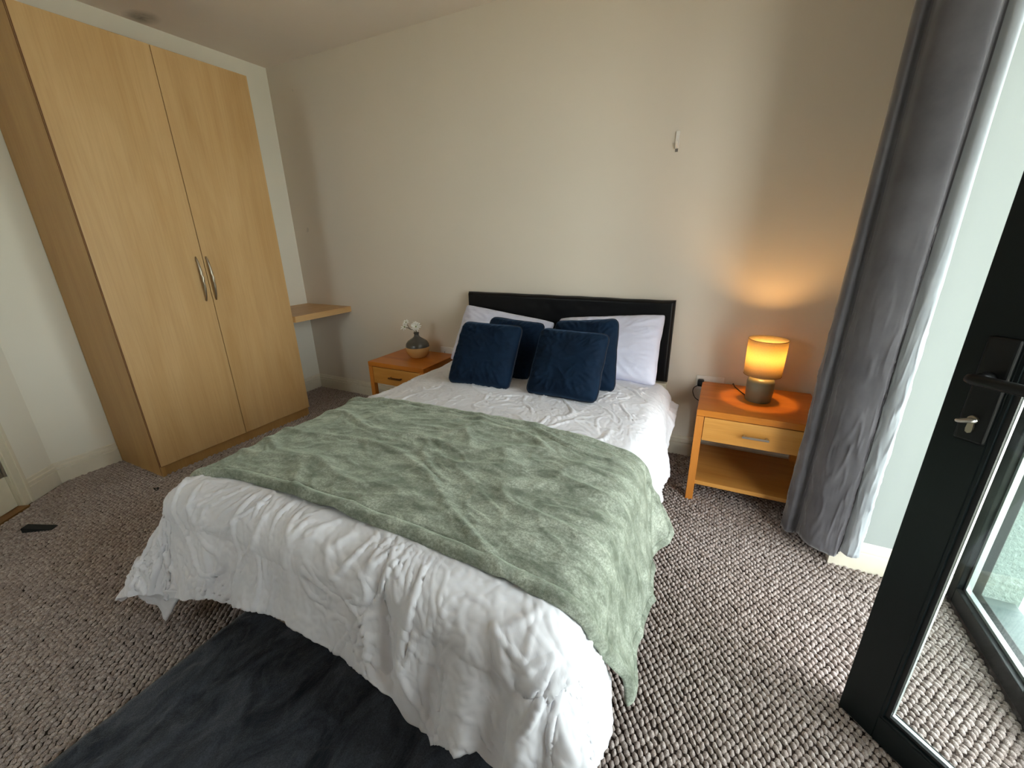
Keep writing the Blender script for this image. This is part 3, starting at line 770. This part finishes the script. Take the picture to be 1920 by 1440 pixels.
# ------------------------------------------------------------------ curtain
def catmull(pts, m=14):
    pts = [np.array(p, float) for p in pts]; out = []
    for i in range(len(pts)-1):
        p0 = pts[max(i-1, 0)]; p1 = pts[i]; p2 = pts[i+1]; p3 = pts[min(i+2, len(pts)-1)]
        for t in np.arange(m)/m:
            out.append(.5*((2*p1)+(-p0+p2)*t+(2*p0-5*p1+4*p2-p3)*t*t+(-p0+3*p1-3*p2+p3)*t**3))
    out.append(pts[-1]); return np.array(out)
def curtain():
    low = [(3.87, -.53), (3.80, -.535), (3.745, -.545), (3.722, -.59), (3.735, -.645), (3.768, -.640), (3.775, -.655), (3.785, -.705), (3.815, -.745), (3.855, -.765),
           (3.885, -.775), (3.898, -.762), (3.902, -.768), (3.918, -.795), (3.945, -.800), (3.958, -.782), (3.950, -.760)]
    top = [(3.87, -.53), (3.82, -.54), (3.778, -.555), (3.756, -.605), (3.766, -.645), (3.786, -.642), (3.792, -.655), (3.800, -.70), (3.828, -.735), (3.870, -.765),
           (3.900, -.778), (3.912, -.765), (3.916, -.770), (3.926, -.786), (3.942, -.792), (3.950, -.780), (3.946, -.758)]
    a = catmull(low); b = catmull(top); n = len(a); m = 120
    zz = np.linspace(0, 1, m)
    bot = np.interp(np.arange(n)/n, [0, .3, .42, .68, .75, 1], [.045, .045, .065, .068, .095, .105])
    P = np.zeros((n, m, 3))
    for j, t in enumerate(zz):
        q = a*(1-t)+b*t
        P[:, j, 0] = q[:, 0]; P[:, j, 1] = q[:, 1]; P[:, j, 2] = bot*(1-t)+2.36*t
    N = normals(P); ss = np.linspace(0, 1, n)[:, None]*np.ones((1, m)); zz2 = P[..., 2]
    lowm = sstep(1.5, .5, zz2)
    w = lowm*(.004*ridge(vnoise(ss*9+zz2*3, zz2*5-ss*6, 91), .25)+.003*ridge(vnoise(ss*14-zz2*4, zz2*9, 92), .25))+.003*vnoise(ss*6, zz2*1.5, 93)
    P = P+N*w[..., None]
    root = thing('curtain', (3.83, -.6, 0), 'long grey velvet curtain gathered beside the glazed bay', 'curtain')
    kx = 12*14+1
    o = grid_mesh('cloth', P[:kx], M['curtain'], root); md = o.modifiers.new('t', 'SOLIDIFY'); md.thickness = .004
    o = grid_mesh('pale_fold', P[kx-1:], M['pale_fold'], root); md = o.modifiers.new('t', 'SOLIDIFY'); md.thickness = .004  # end fold of the curtain, split off in a paler material
    o['label'] = 'paler end fold turned towards the glazed bay'
    bm = bm_new(); box(bm, (3.82, -3.6, 2.365), (3.85, -.10, 2.385), .002)
    for yy in (-.3, -1.8, -3.3): box(bm, (3.83, yy, 2.37), (3.9, yy-.02, 2.38))
    obj('track', bm, M['white_plastic'], root)
curtain()

# ------------------------------------------------------------------ lamp on the right nightstand
lc = (3.572, -.245, .509)
lamp = thing('table_lamp', lc, 'small lit table lamp with cream drum shade and sage ceramic base on nightstand', 'lamp')
bm = bm_new(); lathe(bm, [(.055, 0), (.058, .004), (.0615, .05), (.062, .098), (.059, .110), (.05, .119), (.03, .124), (.012, .126), (.012, .14)], lc, 40)
obj('base', bm, M['lampbase'], lamp, True)
bm = bm_new(); lathe(bm, [(.010, .14), (.010, .165), (.016, .166), (.016, .19)], lc, 16); obj('socket', bm, M['white_plastic'], lamp, True)
bm = bm_new(); lathe(bm, [(.083, .137), (.0865, .318), (.0845, .318), (.081, .137)], lc, 64, False)
bm.verts.ensure_lookup_table(); n_ = 64
for j in range(n_): bm.faces.new((bm.verts[3*n_+j], bm.verts[3*n_+(j+1) % n_], bm.verts[(j+1) % n_], bm.verts[j]))
sh = obj('lamp_shade', bm, M['shade'], lamp, True)
for z, r in ((.138, .0832), (.317, .0866)):
    bm = bm_new(); tube(bm, [(lc[0]+r*math.cos(a), lc[1]+r*math.sin(a), lc[2]+z) for a in np.linspace(0, 2*PI, 49)], .0012, 6)
    obj('shade_rim', bm, M['oak_strip'], sh, True)
bm = bm_new(); bmesh.ops.create_uvsphere(bm, u_segments=16, v_segments=10, radius=.022)
bmesh.ops.translate(bm, verts=bm.verts, vec=(lc[0], lc[1], lc[2]+.212)); obj('bulb', bm, M['bulb'], lamp, True)
bl = bpy.data.lights.new('bulb_light', 'POINT'); bl.energy = 2.3; bl.color = (1, .55, .18); bl.shadow_soft_size = .024
blo = bpy.data.objects.new('bulb_light', bl); COL.objects.link(blo); blo.parent = lamp; blo.location = (0, 0, .240)
bm = bm_new()
cp = [(lc[0]-.05, lc[1]+.03, .514), (3.50, -.16, .5125), (3.47, -.08, .5125), (3.46, -.018, .505), (3.45, -.012, .40), (3.38, -.012, .36), (3.29, -.03, .39), (3.262, -.04, .43), (3.262, -.045, .465), (3.285, -.045, .485)]
tube(bm, [tuple(p) for p in catmull(cp, 6)], .0025, 6); obj('cord', bm, M['black'], lamp, True)
bm = B((3.278, -.052, .478), (3.312, -.010, .516), .008, 3); obj('plug', bm, M['black'], lamp, True)

# ------------------------------------------------------------------ wall sockets and hook
def socket(x0, z0, label):
    t = thing('wall_socket', (x0, 0, z0), label, 'socket', 'double white wall sockets')
    obj('faceplate', B((x0, -.009, z0), (x0+.147, 0, z0+.086), .003, 3), M['white_plastic'], t, False)
    for dx in (.040, .107): obj('switch', B((x0+dx-.006, -.013, z0+.055), (x0+dx+.006, -.008, z0+.075), .001), M['white_plastic'], t)
    for dx in (.036, .111):
        bm = bm_new(); box(bm, (x0+dx-.002, -.0095, z0+.040), (x0+dx+.002, -.0085, z0+.050))
        for q in (-.011, .011): box(bm, (x0+dx+q-.003, -.0095, z0+.022), (x0+dx+q+.003, -.0085, z0+.025))
        obj('pin_slots', bm, M['black'], t)
socket(3.268, .448, 'white double socket with black plug behind the lamp nightstand')
socket(1.44, .445, 'white double socket half hidden behind the vase nightstand')
hk = thing('wall_hook', (3.028, 0, 1.72), 'small white adhesive hook stuck high on the cream wall', 'hook')
bm = B((3.019, -.010, 1.735), (3.040, 0, 1.815), .004, 3); obj('hook_plate', bm, M['white_plastic'], hk)
bm = bm_new(); tube(bm, [(3.0295, -.008, 1.75), (3.0295, -.020, 1.742), (3.0295, -.024, 1.752), (3.0295, -.024, 1.765)], .004, 8); obj('hook_tip', bm, M['white_plastic'], hk, True)
obj('adhesive_tab', B((3.022, -.0015, 1.720), (3.036, 0, 1.737)), M['grey_tab'], hk)

# ------------------------------------------------------------------ vase with two flower sprigs
vc = (1.362, -.185, .488)
vase = thing('vase', vc, 'small round vase, charcoal glaze above ochre, on the nightstand', 'vase')
low = [(.040, 0), (.050, .002), (.062, .018), (.071, .040), (.0735, .058), (.073, .066)]
up = [(.073, .066), (.069, .084), (.058, .100), (.040, .113), (.024, .123), (.016, .133), (.0145, .144), (.018, .152), (.0145, .152), (.011, .142), (.011, .12)]
def smooth_prof(p, m=5): return [tuple(q*1.19) for q in catmull(p, m)]
bm = bm_new(); lathe(bm, smooth_prof(low), vc, 40); obj('lower_body', bm, M['vase_low'], vase, True)
bm = bm_new(); lathe(bm, smooth_prof(up), vc, 40, False); obj('upper_body', bm, M['vase_top'], vase, True)
def petal(bm, c, d, up_, length, wid):
    d = Vector(d).normalized(); side = d.cross(Vector(up_)).normalized(); nn = side.cross(d).normalized(); c = Vector(c)
    rows = []
    for t, w_ in ((.12, .25), (.35, .8), (.6, 1), (.85, .8), (1, .25)):
        p = c+d*length*t+nn*(length*.18*math.sin(t*2.2))
        rows.append([bm.verts.new(p-side*wid*w_/2), bm.verts.new(p+nn*-.0015), bm.verts.new(p+side*wid*w_/2)])
    for i in range(4):
        for j in range(2): bm.faces.new((rows[i][j], rows[i][j+1], rows[i+1][j+1], rows[i+1][j]))
def sprig(head, facing, npet, ln, wid, layers, label, extra=()):
    t = thing('flower', vc, label, 'flower')
    head = Vector(head); mouth = Vector((vc[0], vc[1], vc[2]+.12))
    m1 = Vector((vc[0]+(head.x-vc[0])*.12, vc[1]+(head.y-vc[1])*.12, vc[2]+.186))
    bm = bm_new(); tube(bm, [tuple(p) for p in catmull([mouth, m1, m1.lerp(head, .55)+Vector((0, 0, .006)), head], 6)], .0022, 6); obj('stem', bm, M['stem'], t, True)
    f = Vector(facing).normalized(); a = f.cross(Vector((0, 0, 1))).normalized(); b = a.cross(f)
    heads = [(head, 1)]+[(Vector(e_), .8) for e_ in extra]
    for hc, sc in heads:
        for l_ in range(layers):
            for i in range(npet):
                an = 2*PI*(i+.5*l_)/npet+random.uniform(-.12, .12)
                d = a*math.cos(an)+b*math.sin(an)+f*(.10+.45*l_+random.uniform(-.1, .1))
                bm = bm_new(); petal(bm, hc, d, f, ln*sc*random.uniform(.85, 1.1), wid)
                o = obj('petal', bm, M['petal'], t, True)
                md = o.modifiers.new('t', 'SOLIDIFY'); md.thickness = .001
        bm = bm_new(); bmesh.ops.create_icosphere(bm, subdivisions=2, radius=.006*sc); bmesh.ops.translate(bm, verts=bm.verts, vec=hc+f*.004)
        obj('flower_center', bm, M['stamen'], t, True)
    if extra:
        bm = bm_new()
        for e_ in extra: tube(bm, [m1.lerp(head, .45), Vector(e_)], .0018, 6)
        obj('side_stem', bm, M['stem'], t, True)
sprig((1.378, -.20, .716), (.35, -.75, .55), 13, .040, .011, 2, 'full white daisy-like flower on the right in the vase')
sprig((1.272, -.20, .706), (.1, -.75, .6), 8, .034, .010, 1, 'loose white star-petalled flower sprig leaning left in the vase', [(1.288, -.198, .742)])

# ------------------------------------------------------------------ rug and floor bits
def rug():
    x0, x1, y0, y1 = 1.912, 3.10, -1.87, -3.35
    n, m = 240, 300
    X, Y = np.meshgrid(np.linspace(x0, x1, n), np.linspace(y0, y1, m), indexing='ij')
    e = np.minimum(np.minimum(X-x0, x1-X), y0-Y)
    Z = .010+.012*np.sqrt(np.clip(e/.02, 0, 1))+(.0045*fbm(X*9, Y*7, 201, 4)+.003*ridge(fbm(X*7+Y*5, Y*6-X*3, 205), .3))*np.clip(e/.03, 0, 1)
    Z = np.where((Y > -1.97), np.minimum(Z, .024), Z)
    X2 = X+.003*vnoise(Y*30, X*0, 207)*(X-x0 < .03)
    o = grid_mesh('rug', np.stack([X2, Y, Z], -1), M['rug'])
    md = o.modifiers.new('t', 'SOLIDIFY'); md.thickness = .01; md.offset = -1
    tag(o, 'plush charcoal rug lying on the carpet at the foot of the bed', 'rug')
rug()
dw = thing('door_wedge', (.5, -2.09, .007), 'black rubber door wedge lying loose on the carpet near the cream door', 'doorstop', rotz=.62)
bm = bm_new()
prism(bm, [(-.062, .0), (.064, .0), (.064, .004), (-.055, .026), (-.062, .024)], 'y', -.018, .018)
bmesh.ops.bevel(bm, geom=list(bm.edges), offset=.0012, segments=1, affect='EDGES')
obj('wedge_body', bm, M['wedge'], dw)
bm = bm_new()
for q in np.linspace(-.05, .045, 8): box(bm, (q, -.0175, -.0012), (q+.005, .0175, .0015))
obj('grip_ribs', bm, M['wedge'], dw)
bm = bm_new(); pts = []
for i in range(40):
    t = i/39; pts.append((.612+.016*math.cos(t*9)*(1-.3*t)+.012*t, -1.655+.008*math.sin(t*9), .010+.004*math.sin(t*17)))
tube(bm, pts, .0028, 5)
tag(obj('fluff_scrap', bm, M['wedge'], None, True), 'tiny dark scrap of fluff on the carpet by the wardrobe corner', 'scrap')
